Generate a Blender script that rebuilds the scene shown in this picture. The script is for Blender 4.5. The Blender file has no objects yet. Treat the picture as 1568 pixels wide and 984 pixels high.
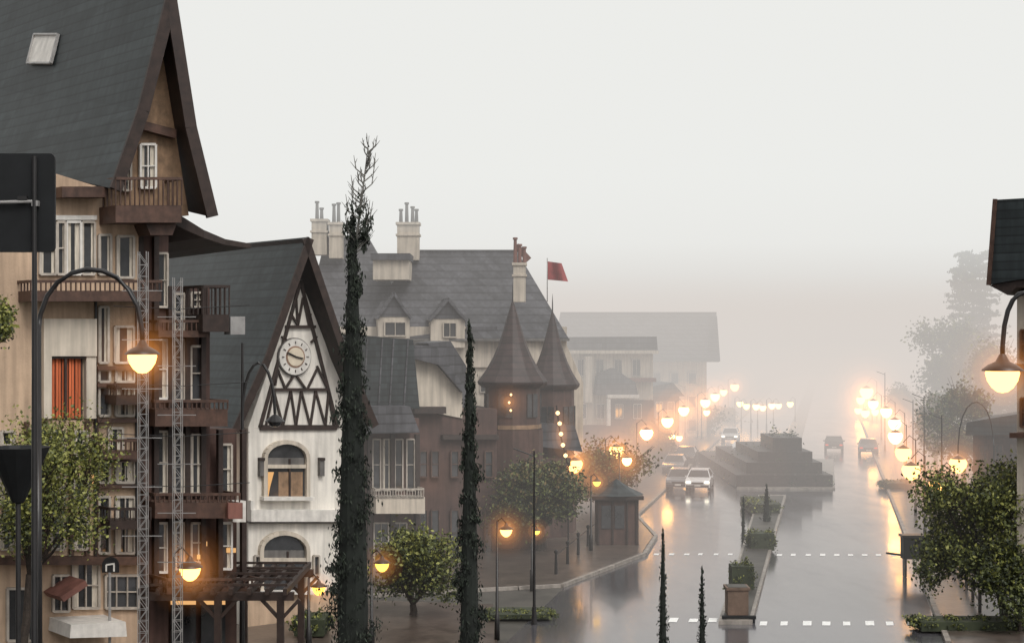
import bpy, math, random
import numpy as np
from mathutils import Vector as V
random.seed(4); rng=np.random.default_rng(7)
f=2400.0; H=11.0
def P(px,py,D): return V(((px-784)/f*D, D, H+(516-py)/f*D))
def gz(y):
    return max(0.0, 9.4-0.171*y) if y>0 else 9.4
def S(x,D,z=0): return V((x+0.2017*D, D, z))
sc=bpy.context.scene
CAM=V((0,0,H))
# ---------------------------------------------------------------- materials
def mat(name,col,rough=.7,var=.25,scale=3.0,bump=0.0,bscale=20.0,spec=.5,metal=0,rows=0,stretch=None,coat=0,streak=0):
    m=bpy.data.materials.new(name); m.use_nodes=True
    nt=m.node_tree; N=nt.nodes; L=nt.links; b=N['Principled BSDF']
    b.inputs['Roughness'].default_value=rough; b.inputs['Specular IOR Level'].default_value=spec
    b.inputs['Metallic'].default_value=metal; b.inputs['Coat Weight'].default_value=coat; b.inputs['Coat Roughness'].default_value=.08
    tc=N.new('ShaderNodeNewGeometry'); mp=N.new('ShaderNodeMapping'); L.new(tc.outputs['Position'],mp.inputs[0])
    if stretch: mp.inputs['Scale'].default_value=stretch
    n=N.new('ShaderNodeTexNoise'); n.inputs['Scale'].default_value=scale; n.inputs['Detail'].default_value=5; n.inputs['Roughness'].default_value=.65
    L.new(mp.outputs[0],n.inputs[0])
    r=N.new('ShaderNodeValToRGB'); r.color_ramp.elements[0].position=.32; r.color_ramp.elements[1].position=.68
    c=np.array(col)
    r.color_ramp.elements[0].color=(*(c*(1-var)),1); r.color_ramp.elements[1].color=(*np.minimum(c*(1+var),.9),1)
    L.new(n.outputs[0],r.inputs[0]); out=r.outputs[0]
    if name=='asphalt':
        rr=N.new('ShaderNodeMapRange'); rr.inputs[1].default_value=.3; rr.inputs[2].default_value=.7; rr.inputs[3].default_value=.10; rr.inputs[4].default_value=.27
        L.new(n.outputs[0],rr.inputs[0]); L.new(rr.outputs[0],b.inputs['Roughness'])
    if streak:
        mp2=N.new('ShaderNodeMapping'); mp2.inputs['Scale'].default_value=(3,3,.25); L.new(tc.outputs['Position'],mp2.inputs[0])
        n3=N.new('ShaderNodeTexNoise'); n3.inputs['Scale'].default_value=1.6; n3.inputs['Detail'].default_value=6; L.new(mp2.outputs[0],n3.inputs[0])
        mr=N.new('ShaderNodeMapRange'); mr.inputs[1].default_value=.35; mr.inputs[2].default_value=.7; mr.inputs[3].default_value=1; mr.inputs[4].default_value=1-streak
        L.new(n3.outputs[0],mr.inputs[0])
        mx=N.new('ShaderNodeMix'); mx.data_type='RGBA'; mx.blend_type='MULTIPLY'; mx.inputs[0].default_value=1
        L.new(out,mx.inputs[6]); L.new(mr.outputs[0],mx.inputs[7]); out=mx.outputs[2]
    if rows:
        sx=N.new('ShaderNodeSeparateXYZ'); L.new(tc.outputs['Position'],sx.inputs[0])
        a=N.new('ShaderNodeMath'); a.operation='MULTIPLY'; a.inputs[1].default_value=rows; L.new(sx.outputs[2],a.inputs[0])
        fr=N.new('ShaderNodeMath'); fr.operation='FRACT'; L.new(a.outputs[0],fr.inputs[0])
        fl=N.new('ShaderNodeMath'); fl.operation='FLOOR'; L.new(a.outputs[0],fl.inputs[0])
        cb=N.new('ShaderNodeCombineXYZ'); ad=N.new('ShaderNodeMath'); ad.operation='ADD'; L.new(sx.outputs[0],ad.inputs[0]); L.new(sx.outputs[1],ad.inputs[1])
        m5=N.new('ShaderNodeMath'); m5.operation='MULTIPLY'; m5.inputs[1].default_value=rows*.9; L.new(ad.outputs[0],m5.inputs[0])
        f5=N.new('ShaderNodeMath'); f5.operation='FLOOR'; L.new(m5.outputs[0],f5.inputs[0])
        L.new(f5.outputs[0],cb.inputs[0]); L.new(fl.outputs[0],cb.inputs[1])
        wn=N.new('ShaderNodeTexWhiteNoise'); wn.noise_dimensions='3D'; L.new(cb.outputs[0],wn.inputs[0])
        mr=N.new('ShaderNodeMapRange'); mr.inputs[3].default_value=.75; mr.inputs[4].default_value=1.2; L.new(wn.outputs[0],mr.inputs[0])
        gt=N.new('ShaderNodeMapRange'); gt.inputs[1].default_value=0; gt.inputs[2].default_value=.25; gt.inputs[3].default_value=.35; gt.inputs[4].default_value=1; L.new(fr.outputs[0],gt.inputs[0])
        mm=N.new('ShaderNodeMath'); mm.operation='MULTIPLY'; L.new(mr.outputs[0],mm.inputs[0]); L.new(gt.outputs[0],mm.inputs[1])
        mx=N.new('ShaderNodeMix'); mx.data_type='RGBA'; mx.blend_type='MULTIPLY'; mx.inputs[0].default_value=1
        L.new(out,mx.inputs[6]); L.new(mm.outputs[0],mx.inputs[7]); out=mx.outputs[2]
    L.new(out,b.inputs['Base Color'])
    if bump:
        n2=N.new('ShaderNodeTexNoise'); n2.inputs['Scale'].default_value=bscale; n2.inputs['Detail'].default_value=4
        L.new(mp.outputs[0],n2.inputs[0])
        bp=N.new('ShaderNodeBump'); bp.inputs['Strength'].default_value=bump; bp.inputs['Distance'].default_value=.05
        L.new(n2.outputs[0],bp.inputs['Height']); L.new(bp.outputs[0],b.inputs['Normal'])
    return m
def emis(name,col,s):
    m=bpy.data.materials.new(name); m.use_nodes=True; nt=m.node_tree; nt.nodes.clear()
    e=nt.nodes.new('ShaderNodeEmission'); e.inputs[0].default_value=(*col,1); e.inputs[1].default_value=s
    o=nt.nodes.new('ShaderNodeOutputMaterial'); nt.links.new(e.outputs[0],o.inputs[0]); return m
M={}
def A(k,*a,**kw): M[k]=mat(k,*a,**kw)
A('slate_roof',(.030,.038,.040),rough=.5,rows=3.2,var=.35,scale=.5,spec=.35,streak=.35)
A('slate_grey',(.082,.082,.090),rough=.6,rows=2.2,var=.3,scale=.5,spec=.35,streak=.35)
A('turret_shingle',(.034,.019,.017),rough=.6,rows=3,var=.3,scale=2)
A('beige_plaster',(.52,.375,.26),rough=.8,var=.12,scale=.9,bump=.2,streak=.35)
A('cream_plaster',(.58,.51,.42),rough=.8,var=.1,scale=1,streak=.35)
A('white_plaster',(.76,.72,.65),rough=.75,var=.07,scale=1.5,bump=.15,streak=.3)
A('tan_timber',(.27,.17,.10),rough=.6,var=.3,scale=4,streak=.3)
A('dark_timber',(.030,.018,.014),rough=.55,var=.4,scale=4)
A('brown_timber',(.080,.042,.029),rough=.55,var=.4,scale=3,streak=.3)
A('brown_wall',(.085,.045,.035),rough=.7,var=.3,scale=1,streak=.4)
A('red_wall',(.20,.085,.065),rough=.7,var=.25,scale=1.5,streak=.3)
A('grey_wall',(.15,.14,.13),rough=.7,var=.3,scale=1,streak=.4)
A('white_paint',(.68,.65,.60),rough=.5,var=.12,streak=.2)
A('frame_paint',(.46,.41,.35),rough=.5,var=.2,streak=.3)
A('glass',(.035,.036,.038),rough=.08,var=.5,scale=.7,spec=.8)
A('curtain',(.52,.47,.39),rough=.9,var=.3,scale=6,stretch=(3,3,.3))
A('orange_curtain',(.50,.12,.045),rough=.9,var=.5,scale=5,stretch=(4,4,.08))
A('black_metal',(.015,.014,.014),rough=.4,var=.3)
A('dark_panel',(.008,.009,.010),rough=.6,var=.3,scale=2,spec=.3)
A('grey_metal',(.32,.31,.30),rough=.4,var=.2,metal=.3)
A('asphalt',(.075,.073,.080),rough=.14,var=.3,scale=.35,bump=.09,bscale=2.2,spec=.75,stretch=(1,.3,1),coat=.4)
A('paving',(.085,.066,.055),rough=.28,var=.4,scale=1.2,bump=.2,bscale=5,spec=.6)
A('ground',(.055,.05,.042),rough=.6,var=.4,scale=.6)
A('kerb_stone',(.28,.25,.22),rough=.5,var=.3,scale=2,streak=.3)
A('marking',(.78,.78,.76),rough=.4,var=.12,scale=6)
A('bark',(.035,.026,.02),rough=.9,var=.4,scale=8,bump=.4)
A('pale_twig',(.14,.135,.12),rough=.9,var=.2)
A('leaf_light',(.23,.235,.055),rough=.6,var=.3,scale=2)
A('leaf_mid',(.095,.110,.028),rough=.6,var=.3,scale=2)
A('leaf_dark',(.028,.036,.015),rough=.7,var=.3,scale=2)
A('cyp_mid',(.020,.028,.018),rough=.8,var=.4,scale=3)
A('cyp_dark',(.008,.011,.008),rough=.9,var=.3,scale=3)
A('autumn_leaf',(.14,.10,.04),rough=.7,var=.3,scale=2)
A('terracotta',(.13,.085,.06),rough=.7,var=.3)
A('flag_red',(.30,.05,.05),rough=.7,var=.2)
A('car_white',(.66,.66,.66),rough=.2,var=.03,coat=.5)
A('car_grey',(.16,.17,.18),rough=.25,var=.05,coat=.5)
A('car_dark',(.03,.03,.035),rough=.2,var=.05,coat=.5)
A('tyre',(.015,.015,.015),rough=.8)
A('clock_face',(.62,.54,.42),rough=.5,var=.12)
A('gold',(.25,.15,.10),rough=.5,var=.1)
M['lamp_glow']=emis('lamp_glow',(1,.48,.13),5)
M['lamp_far']=emis('lamp_far',(1,.47,.12),17)
M['lamp_yellow']=emis('lamp_yellow',(1,.56,.08),3.2)
M['bulb_small']=emis('bulb_small',(1,.62,.28),3)
M['window_lit']=emis('window_lit',(1,.55,.22),.8)
M['headlight']=emis('headlight',(1,.9,.7),5)
M['taillight']=emis('taillight',(1,.08,.03),1.0)
# ---------------------------------------------------------------- builder
class MB:
    def __init__(s): s.d={}
    def add(s,m,vs,fs):
        vv,ff=s.d.setdefault(m,([],[])); o=len(vv)
        vv.extend([tuple(v) for v in vs]); ff.extend([tuple(i+o for i in q) for q in fs])
    def box(s,m,c,sx,sy,sz,ang=0):
        c=V(c);u=V((math.cos(ang),math.sin(ang),0));w=V((-math.sin(ang),math.cos(ang),0));z=V((0,0,1))
        vs=[c+u*sx/2*a+w*sy/2*b+z*sz/2*d for d in(-1,1) for b in(-1,1) for a in(-1,1)]
        s.add(m,vs,[(0,2,3,1),(4,5,7,6),(0,1,5,4),(2,6,7,3),(0,4,6,2),(1,3,7,5)])
    def beam(s,m,a,b,w,h=None,up=None):
        h=h or w;a=V(a);b=V(b);d=(b-a).normalized()
        up=V(up) if up is not None else (V((0,0,1)) if abs(d.z)<.95 else V((0,1,0)))
        r=d.cross(up).normalized();q=r.cross(d).normalized()
        vs=[p+r*w/2*i+q*h/2*j for p in(a,b) for i,j in((-1,-1),(1,-1),(1,1),(-1,1))]
        s.add(m,vs,[(0,3,2,1),(4,5,6,7),(0,1,5,4),(1,2,6,5),(2,3,7,6),(3,0,4,7)])
    def tube(s,m,pts,rad,n=8):
        pts=[V(p) for p in pts]; vs=[];fs=[]
        for i,p in enumerate(pts):
            d=(pts[min(i+1,len(pts)-1)]-pts[max(i-1,0)]).normalized()
            a=V((1,0,0)) if abs(d.x)<.8 else V((0,1,0)); r=d.cross(a).normalized();q=d.cross(r)
            R=rad[i] if hasattr(rad,'__len__') else rad
            for k in range(n):
                t=2*math.pi*k/n; vs.append(p+r*R*math.cos(t)+q*R*math.sin(t))
        for i in range(len(pts)-1):
            for k in range(n):
                fs.append((i*n+k,i*n+(k+1)%n,(i+1)*n+(k+1)%n,(i+1)*n+k))
        fs.append(tuple(range(n))[::-1]); fs.append(tuple(range((len(pts)-1)*n,len(pts)*n)))
        s.add(m,vs,fs)
    def lathe(s,m,c,prof,n=16):
        c=V(c);vs=[];fs=[]
        for r,z in prof:
            for k in range(n):
                t=2*math.pi*k/n; vs.append(c+V((r*math.cos(t),r*math.sin(t),z)))
        for i in range(len(prof)-1):
            for k in range(n): fs.append((i*n+k,i*n+(k+1)%n,(i+1)*n+(k+1)%n,(i+1)*n+k))
        s.add(m,vs,fs)
    def slab(s,m,pl,pts,out=0,thick=.1):
        fr=[pl.pt(*p)+pl.n*out for p in pts]; bk=[p-pl.n*thick for p in fr]; n=len(pts)
        s.add(m,fr+bk,[tuple(range(n)),tuple(range(2*n-1,n-1,-1))]+[(i,i+n,(i+1)%n+n,(i+1)%n) for i in range(n)])
    def rect(s,m,pl,x0,y0,x1,y1,out=0,thick=.1): s.slab(m,pl,[(x0,y0),(x1,y0),(x1,y1),(x0,y1)],out,thick)
    def bar(s,m,pl,a,b,w,out=.05,t=None):
        t=t or w
        s.beam(m,pl.pt(*a)+pl.n*out,pl.pt(*b)+pl.n*out,w,t,up=pl.n)
    def window(s,pl,x0,y0,x1,y1,out=0,fr=.07,frame='frame_paint',glass='glass',mull=1,tr=1,curt=0):
        s.rect(glass,pl,x0,y0,x1,y1,out+.02,.05)
        if curt:
            w=(x1-x0)*random.uniform(.2,.38)
            s.rect('curtain',pl,x0,y0,x0+w,y1,out+.026,.02); s.rect('curtain',pl,x1-w,y0,x1,y1,out+.026,.02)
        o=out+.06
        for a,b in(((x0,y0),(x1,y0)),((x0,y1),(x1,y1)),((x0,y0),(x0,y1)),((x1,y0),(x1,y1))): s.bar(frame,pl,a,b,fr,o,.1+random.random()*.01)
        for i in range(mull):
            x=x0+(x1-x0)*(i+1)/(mull+1); s.bar(frame,pl,(x,y0),(x,y1),fr*.5,o,.07)
        for i in range(tr):
            y=y0+(y1-y0)*(i+1)/(tr+1); s.bar(frame,pl,(x0,y),(x1,y),fr*.5,o,.065)
    def balcony(s,pl,x0,x1,yr,yf,dep=.9,m='dark_timber',hb=12,st=.14):
        s.rect(m,pl,x0,yf,x1,yf+hb,dep,dep)
        a=pl.pt(x0,yr)+pl.n*dep; b=pl.pt(x1,yr)+pl.n*dep; c=pl.pt(x0,yf)+pl.n*dep; d=pl.pt(x1,yf)+pl.n*dep
        s.beam(m,a,b,.07,.08); s.beam(m,a,a-pl.n*dep,.07,.08); s.beam(m,b,b-pl.n*dep,.07,.08)
        n=max(2,int((b-a).length/st))
        for i in range(n+1):
            t=i/n; s.beam(m,a.lerp(b,t),c.lerp(d,t),.035,.035,up=pl.n)
        for i in range(1,4):
            s.beam(m,a-pl.n*dep*i/4,c-pl.n*dep*i/4,.04); s.beam(m,b-pl.n*dep*i/4,d-pl.n*dep*i/4,.04)
    def build(s,name,smooth=()):
        items=list(s.d.items())
        def mk(nm,m,vs,fs):
            me=bpy.data.meshes.new(nm); me.from_pydata(vs,[],fs); me.materials.append(M[m]); me.update()
            if m in smooth or smooth=='all': me.polygons.foreach_set('use_smooth',[True]*len(me.polygons))
            o=bpy.data.objects.new(nm,me); sc.collection.objects.link(o); return o
        if len(items)==1: return mk(name,items[0][0],*items[0][1])
        e=bpy.data.objects.new(name,None); sc.collection.objects.link(e)
        for m,(vs,fs) in items:
            o=mk(m+'_part',m,vs,fs); o.parent=e
        return e
class Pl:
    def __init__(s,px,D,deg):
        s.o=P(px,516,D);a=math.radians(deg);s.u=V((math.cos(a),math.sin(a),0));s.n=V((math.sin(a),-math.cos(a),0))
    def pt(s,px,py):
        d=V(((px-784)/f,1,(516-py)/f)); t=(s.o-CAM).dot(s.n)/d.dot(s.n); return CAM+d*t
    def back(s,k):
        q=Pl(0,1,0); q.o=s.o-s.n*k;q.u=s.u;q.n=s.n; return q
# ---------------------------------------------------------------- ground / roads
def strip(m,name,x0,x1,Ds,z,sk=True):
    g=MB();vs=[];fs=[]
    for D in Ds:
        zz=gz(D)+z
        vs+= [S(x0,D,zz),S(x1,D,zz)] if sk else [V((x0,D,zz)),V((x1,D,zz))]
    for i in range(len(Ds)-1): fs.append((2*i,2*i+1,2*i+3,2*i+2))
    g.add(m,vs,fs); return g.build(name)
HB=9.4/.171
strip('ground','ground',-2500,2500,[-300,0,HB,300,4000],0,False)
strip('asphalt','road',-11.6,4.2,[-40,0,HB,300,900],.012)
def raised(m,name,poly,h=.12,g=None,base=-.05):
    b=g or MB(); n=len(poly); top=[V((p[0],p[1],h)) for p in poly]; bot=[V((p[0],p[1],base)) for p in poly]
    b.add(m,top+bot,[tuple(range(n))]+[(i,i+n,(i+1)%n+n,(i+1)%n) for i in range(n)])
    return b if g else b.build(name)
def xy(v): return (v.x,v.y)
raised('paving','pavement',[xy(S(4.4,HB+.5)),xy(S(14,HB+.5)),xy(S(14,600)),xy(S(4.4,600))],.13)
raised('paving','pavement',[xy(S(-26,HB+9)),xy(S(-11.85,HB+14)),xy(S(-9.4,79)),xy(S(-9.6,86)),xy(S(-11.85,96)),xy(S(-11.85,600)),xy(S(-45,600))],.13)
k=MB();
D=HB+1
while D<260:
    k.beam('kerb_stone',S(4.3,D,.08),S(4.3,D+1.95,.08),.2,.15); D+=2
def kl(a,b):
    n=max(1,int((b-a).length/2)); 
    for i in range(n): k.beam('kerb_stone',a.lerp(b,i/n),a.lerp(b,(i+.97)/n),.2,.15)
pp=[(-26,HB+9),(-11.72,HB+14),(-9.25,79),(-9.45,86),(-11.72,96),(-11.72,260)]
for i in range(5): kl(S(*pp[i],.08),S(*pp[i+1],.08))
k.build('kerb')
raised('paving','plaza_pavement',[(-30,HB+.5),(-16,HB+.5),(-9.5,68),(-14,90),(-40,90)],.10)
raised('paving','side_street_pavement',[(-12,HB+.4),(-.5,HB+.4),(-.8,64.5),(-8.5,66)],.03)
g=MB()
raised('kerb_stone','',[xy(S(-4.2,60)),xy(S(-2.9,60)),xy(S(-2.9,108)),xy(S(-4.8,108))],.16,g)
raised('ground','',[xy(S(-4.05,60.3)),xy(S(-3.05,60.3)),xy(S(-3.05,107)),xy(S(-4.65,107))],.2,g)
g.build('median_strip')
g=MB()
raised('kerb_stone','',[xy(S(-6.6,113)),xy(S(.5,113)),xy(S(.5,140)),xy(S(-6.6,140))],.14,g)
g.build('median_island')
g=MB()
raised('kerb_stone','',[xy(S(-4.6,141)),xy(S(-2.9,141)),xy(S(-2.9,400)),xy(S(-4.6,400))],.16,g); g.build('median_strip')
g=MB()
def dots(xa,xb,D,dx,w,dep):
    x=xa
    while x<xb:
        j=random.uniform(-.04,.04); ww=w*random.uniform(.8,1.05); dd=dep*random.uniform(.8,1.05)
        a=[S(x+j,D,.02),S(x+ww+j,D,.02),S(x+ww+j,D+dd,.02),S(x+j,D+dd,.02)]; g.add('marking',a,[(0,1,2,3)]); x+=dx
dots(-2.6,4.0,59.8,.80,.33,.95); dots(-2.6,4.0,78.8,.72,.28,.8)
dots(-8.8,-4.6,79.1,.75,.26,.7); dots(-6.2,-4.5,60.5,.78,.33,.9)
g.build('road_marking')
# ---------------------------------------------------------------- foliage
def foliage(name,blobs,size,mats,weights,trunk=None,flat=0.6,upright=False):
    cs=[];
    for c,r,n,ncl in blobs:
        d=rng.normal(size=(ncl,3)); d/=np.linalg.norm(d,axis=1)[:,None]
        cc=d*(rng.random((ncl,1))**.45)*.85
        idx=rng.integers(0,ncl,n); sig=.16+.1*rng.random(ncl)
        p=cc[idx]+rng.normal(size=(n,3))*sig[idx][:,None]
        cs.append(np.array(c)+p*np.array(r))
    pts=np.concatenate(cs); n=len(pts)
    a=rng.normal(size=(n,3)); 
    if upright: a[:,2]=abs(a[:,2])*2.5+1
    a/=np.linalg.norm(a,axis=1)[:,None]
    b=np.cross(a,rng.normal(size=(n,3))); b/=np.linalg.norm(b,axis=1)[:,None]
    s=size*(.6+.8*rng.random((n,1)))
    vs=np.stack([pts-a*s,pts-b*s*flat,pts+a*s,pts+b*s*flat],1).reshape(-1,3)
    me=bpy.data.meshes.new(name+'_foliage'); me.vertices.add(4*n); me.vertices.foreach_set('co',vs.ravel())
    me.loops.add(4*n); me.loops.foreach_set('vertex_index',np.arange(4*n)); me.polygons.add(n)
    me.polygons.foreach_set('loop_start',np.arange(n)*4); me.polygons.foreach_set('loop_total',np.full(n,4))
    for m in mats: me.materials.append(M[m])
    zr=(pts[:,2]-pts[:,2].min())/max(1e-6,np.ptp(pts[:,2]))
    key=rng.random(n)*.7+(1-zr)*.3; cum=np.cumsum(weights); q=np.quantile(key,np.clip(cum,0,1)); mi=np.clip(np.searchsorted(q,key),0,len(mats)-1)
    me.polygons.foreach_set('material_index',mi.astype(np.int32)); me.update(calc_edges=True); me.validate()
    if trunk is None:
        o=bpy.data.objects.new(name,me); sc.collection.objects.link(o); return o
    e=trunk.build(name)
    o=bpy.data.objects.new('crown',me); sc.collection.objects.link(o); o.parent=e
    return e
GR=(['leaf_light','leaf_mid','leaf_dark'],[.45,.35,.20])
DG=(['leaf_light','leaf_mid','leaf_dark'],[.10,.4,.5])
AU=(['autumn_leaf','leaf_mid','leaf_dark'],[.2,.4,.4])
def tree(name,px,py,rx,ry,D,n=5000,size=.07,kind=GR,parts=7,trx=None,ncl=28,bm='bark'):
    c=P(px,py,D); R=rx/f*D; Z=ry/f*D; z0=gz(D)-.1
    base=V((P(trx if trx is not None else px,py,D).x,D,z0)); t=MB()
    fork=V((base.x*.7+c.x*.3,D,z0+(c.z-Z*.5-z0)*.8))
    tr=max(.06,R*.07); t.tube(bm,[base,base.lerp(fork,.5)+V((.05,0,0)),fork],[tr*1.3,tr,tr*.85])
    bl=[]
    for i in range(parts):
        a=2*math.pi*i/parts+random.random(); k=.25+.5*random.random(); zz=random.uniform(-.5,.7)
        if i==0: k=0;zz=.5
        q=c+V((math.cos(a)*R*k,math.sin(a)*R*k,Z*zz)); rr=random.uniform(.38,.62)
        bl.append((q,(R*rr,R*rr,Z*rr*.9),n//parts,ncl))
        mid=fork.lerp(q,.5)+V((random.uniform(-.1,.1)*R,0,-.08*Z))
        t.tube(bm,[fork,mid,q],[tr*.6,tr*.35,tr*.12],6)
        for j in range(5):
            e=q+V((random.uniform(-1,1)*R*rr,random.uniform(-1,1)*R*rr,random.uniform(-.4,1)*Z*rr)); t.tube(bm,[mid.lerp(q,.6),e],[tr*.2,tr*.06],5)
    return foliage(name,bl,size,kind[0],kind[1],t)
def hedge(name,px0,px1,py0,D,dep,n=2500,size=.07,kind=DG,zb=0.1,core='leaf_dark',cs=.84):
    a=P(px0,py0,D);b=P(px1,py0,D); zt=a.z; bl=[]
    k=max(2,int((b.x-a.x)/1.2)+1)
    for i in range(k):
        x=a.x+(b.x-a.x)*(i+.5)/k
        bl.append(((x,D+dep/2,(zt+zb)/2),((b.x-a.x)/k*.62,dep*.5,(zt-zb)*.52),n//k,26))
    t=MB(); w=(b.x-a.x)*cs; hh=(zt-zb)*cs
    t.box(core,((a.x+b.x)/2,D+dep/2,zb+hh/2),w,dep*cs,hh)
    return foliage(name,bl,size,*kind,t)
def cypress(px,pyt,wpx,D,n,bare=0,size=.07):
    z0=gz(D)-.1; x=P(px,0,D).x; zt=P(px,pyt,D).z; W=wpx/f*D/2; t=MB()
    t.tube('bark',[(x,D,z0),(x,D,z0+(zt-z0)*.9)],[W*.25,W*.05],6)
    hh=zt-z0
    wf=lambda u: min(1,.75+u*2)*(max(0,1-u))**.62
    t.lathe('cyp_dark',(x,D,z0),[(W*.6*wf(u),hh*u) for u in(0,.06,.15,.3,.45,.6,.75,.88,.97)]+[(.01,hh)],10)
    bl=[];K=38
    for i in range(K):
        u=(i+.5)/K; w=W*wf(u)*random.uniform(.76,1.14)+.02
        bl.append(((x+random.uniform(-.24,.24)*W*wf(u),D,z0+hh*u),(w*.92,w*.92,hh/K*1.4),int(n/K*(.3+w/W)),10))
    if bare:
        zb=P(px,bare,D).z; dx0=P(px+28,0,D).x-x
        def ax(t): return x+dx0*t**.8*.9
        ts=[i/6 for i in range(7)]
        t.tube('pale_twig',[(ax(q),D,zt-.9+(zb-zt+.9)*q) for q in ts],[.04,.034,.028,.022,.017,.011,.005],5)
        for i in range(42):
            q=(i/42)**.9; z=zt-.9+(zb-zt+.7)*q; l=random.uniform(.28,.7)*(1-.4*q); a=random.uniform(0,6.28)
            dx=math.cos(a)*.55*l; dy=math.sin(a)*.5*l
            p0=V((ax(q),D,z)); p1=p0+V((dx*.8,dy*.8,l*.35)); p2=p0+V((dx,dy,l))
            t.tube('pale_twig',[p0,p1,p2],[.018,.013,.005],4)
            t.tube('pale_twig',[p1,p1+V((dx*.5,dy*.4,l*.35))],[.010,.004],4)
            t.tube('pale_twig',[p1.lerp(p2,.4),p1+V((-dx*.1,dy*.3,l*.5))],[.010,.004],4)
            if q<.45: bl.append((p1,(.13,.13,.22),int(60*(1-q*2.2))+4,5))
    foliage('cypress_tree',bl,size,['cyp_mid','cyp_dark'],[.6,.4],t,flat=.35,upright=True)
cypress(540,330,88,35,18000,bare=208,size=.052)
cypress(719,500,52,35,9000,size=.05)
cypress(1015,808,20,47,1500,size=.045)
cypress(1075,868,16,47,1000,size=.045)
cypress(1138,760,9,84,500,size=.06)
cypress(1174,742,18,92,600,size=.08)
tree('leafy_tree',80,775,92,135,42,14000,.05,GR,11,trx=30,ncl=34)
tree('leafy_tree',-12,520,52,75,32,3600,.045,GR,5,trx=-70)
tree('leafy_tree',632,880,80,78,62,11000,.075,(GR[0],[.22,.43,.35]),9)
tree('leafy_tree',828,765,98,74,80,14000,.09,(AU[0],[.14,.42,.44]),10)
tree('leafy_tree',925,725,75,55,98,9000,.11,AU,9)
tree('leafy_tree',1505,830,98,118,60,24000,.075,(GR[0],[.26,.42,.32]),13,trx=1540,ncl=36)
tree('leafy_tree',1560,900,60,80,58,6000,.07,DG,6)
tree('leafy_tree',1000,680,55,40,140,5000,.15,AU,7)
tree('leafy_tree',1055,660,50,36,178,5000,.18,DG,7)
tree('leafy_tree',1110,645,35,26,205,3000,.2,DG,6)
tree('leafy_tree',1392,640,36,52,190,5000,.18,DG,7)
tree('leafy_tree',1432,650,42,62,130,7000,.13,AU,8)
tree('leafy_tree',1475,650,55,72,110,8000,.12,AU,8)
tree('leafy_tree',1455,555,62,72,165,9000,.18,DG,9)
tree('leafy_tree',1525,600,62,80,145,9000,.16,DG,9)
def conifer(px,pyt,pyb,w,D,n=6000):
    x=P(px,0,D).x; z0=0; zt=P(px,pyt,D).z; zb=P(px,pyb,D).z; t=MB()
    t.tube('bark',[(x,D,z0),(x,D,zt)],[.4,.08],7); bl=[]
    W=w/f*D/2
    for i in range(26):
        u=i/25; z=zb+(zt-zb)*u; rr=W*(1-u*.6)*random.uniform(.6,1.25)
        for j in range(5):
            a=j*1.256+random.random(); bl.append(((x+math.cos(a)*rr*.6,D+math.sin(a)*rr*.6,z-.1*rr),(rr*.5,rr*.5,.5),n//130,6))
    foliage('pine_tree',bl,.22,['leaf_mid','leaf_dark'],[.3,.7],t)
conifer(1490,388,640,140,178,14000)
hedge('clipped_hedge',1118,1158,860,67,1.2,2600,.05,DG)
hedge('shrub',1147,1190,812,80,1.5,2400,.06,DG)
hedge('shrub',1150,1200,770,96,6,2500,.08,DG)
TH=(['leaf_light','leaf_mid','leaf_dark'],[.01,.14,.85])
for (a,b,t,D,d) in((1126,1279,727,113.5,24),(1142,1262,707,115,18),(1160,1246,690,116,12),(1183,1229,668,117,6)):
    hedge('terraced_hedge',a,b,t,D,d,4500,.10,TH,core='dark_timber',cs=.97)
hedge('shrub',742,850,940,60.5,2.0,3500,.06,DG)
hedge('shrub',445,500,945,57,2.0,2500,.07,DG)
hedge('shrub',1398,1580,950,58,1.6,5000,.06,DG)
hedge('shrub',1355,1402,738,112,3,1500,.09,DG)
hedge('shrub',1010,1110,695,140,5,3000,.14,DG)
g=MB(); c=P(1128,934,61)
g.box('terracotta',(c.x,61,.75),.8,.85,1.0); g.box('terracotta',(c.x,61,1.28),.92,.95,.1); g.box('ground',(c.x,61,1.335),.75,.8,.02); g.build('planter_box')
hedge('shrub',1112,1146,905,60.8,.6,900,.045,DG,zb=1.3)
g=MB(); g.box('dark_panel',(c.x,60.4,.22),1.3,.2,.12); g.box('dark_panel',(c.x-.55,60.4,.12),.12,.25,.2); g.box('dark_panel',(c.x+.55,60.4,.12),.12,.25,.2); g.build('kerb_bench')
# ---------------------------------------------------------------- lamps
em={}
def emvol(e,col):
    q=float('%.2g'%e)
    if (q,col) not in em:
        m=bpy.data.materials.new('glow_volume'); m.use_nodes=True; nt=m.node_tree; nt.nodes.clear()  # volume emits by itself, in place of light scattered in the fog
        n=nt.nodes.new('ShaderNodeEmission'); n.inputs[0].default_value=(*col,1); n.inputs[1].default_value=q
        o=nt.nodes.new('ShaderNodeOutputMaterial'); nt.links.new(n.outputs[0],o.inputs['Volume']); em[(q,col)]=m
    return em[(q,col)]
def sphverts(n=18,k=10):
    vs=[];fs=[]
    for i in range(k+1):
        r=max(.001,math.sin(math.pi*i/k)); z=-math.cos(math.pi*i/k)
        for q in range(n): a=2*math.pi*q/n; vs.append((r*math.cos(a),r*math.sin(a),z))
    for i in range(k):
        for q in range(n): fs.append((i*n+q,i*n+(q+1)%n,(i+1)*n+(q+1)%n,(i+1)*n+q))
    fs.append(tuple(range(n))[::-1]); fs.append(tuple(range(k*n,(k+1)*n))); return vs,fs
SV=sphverts()
S6=((1,.03),(.82,.05),(.65,.09),(.5,.14),(.36,.24),(.24,.45)); S3=((1,.12),(.66,.28),(.38,.6))
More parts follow.
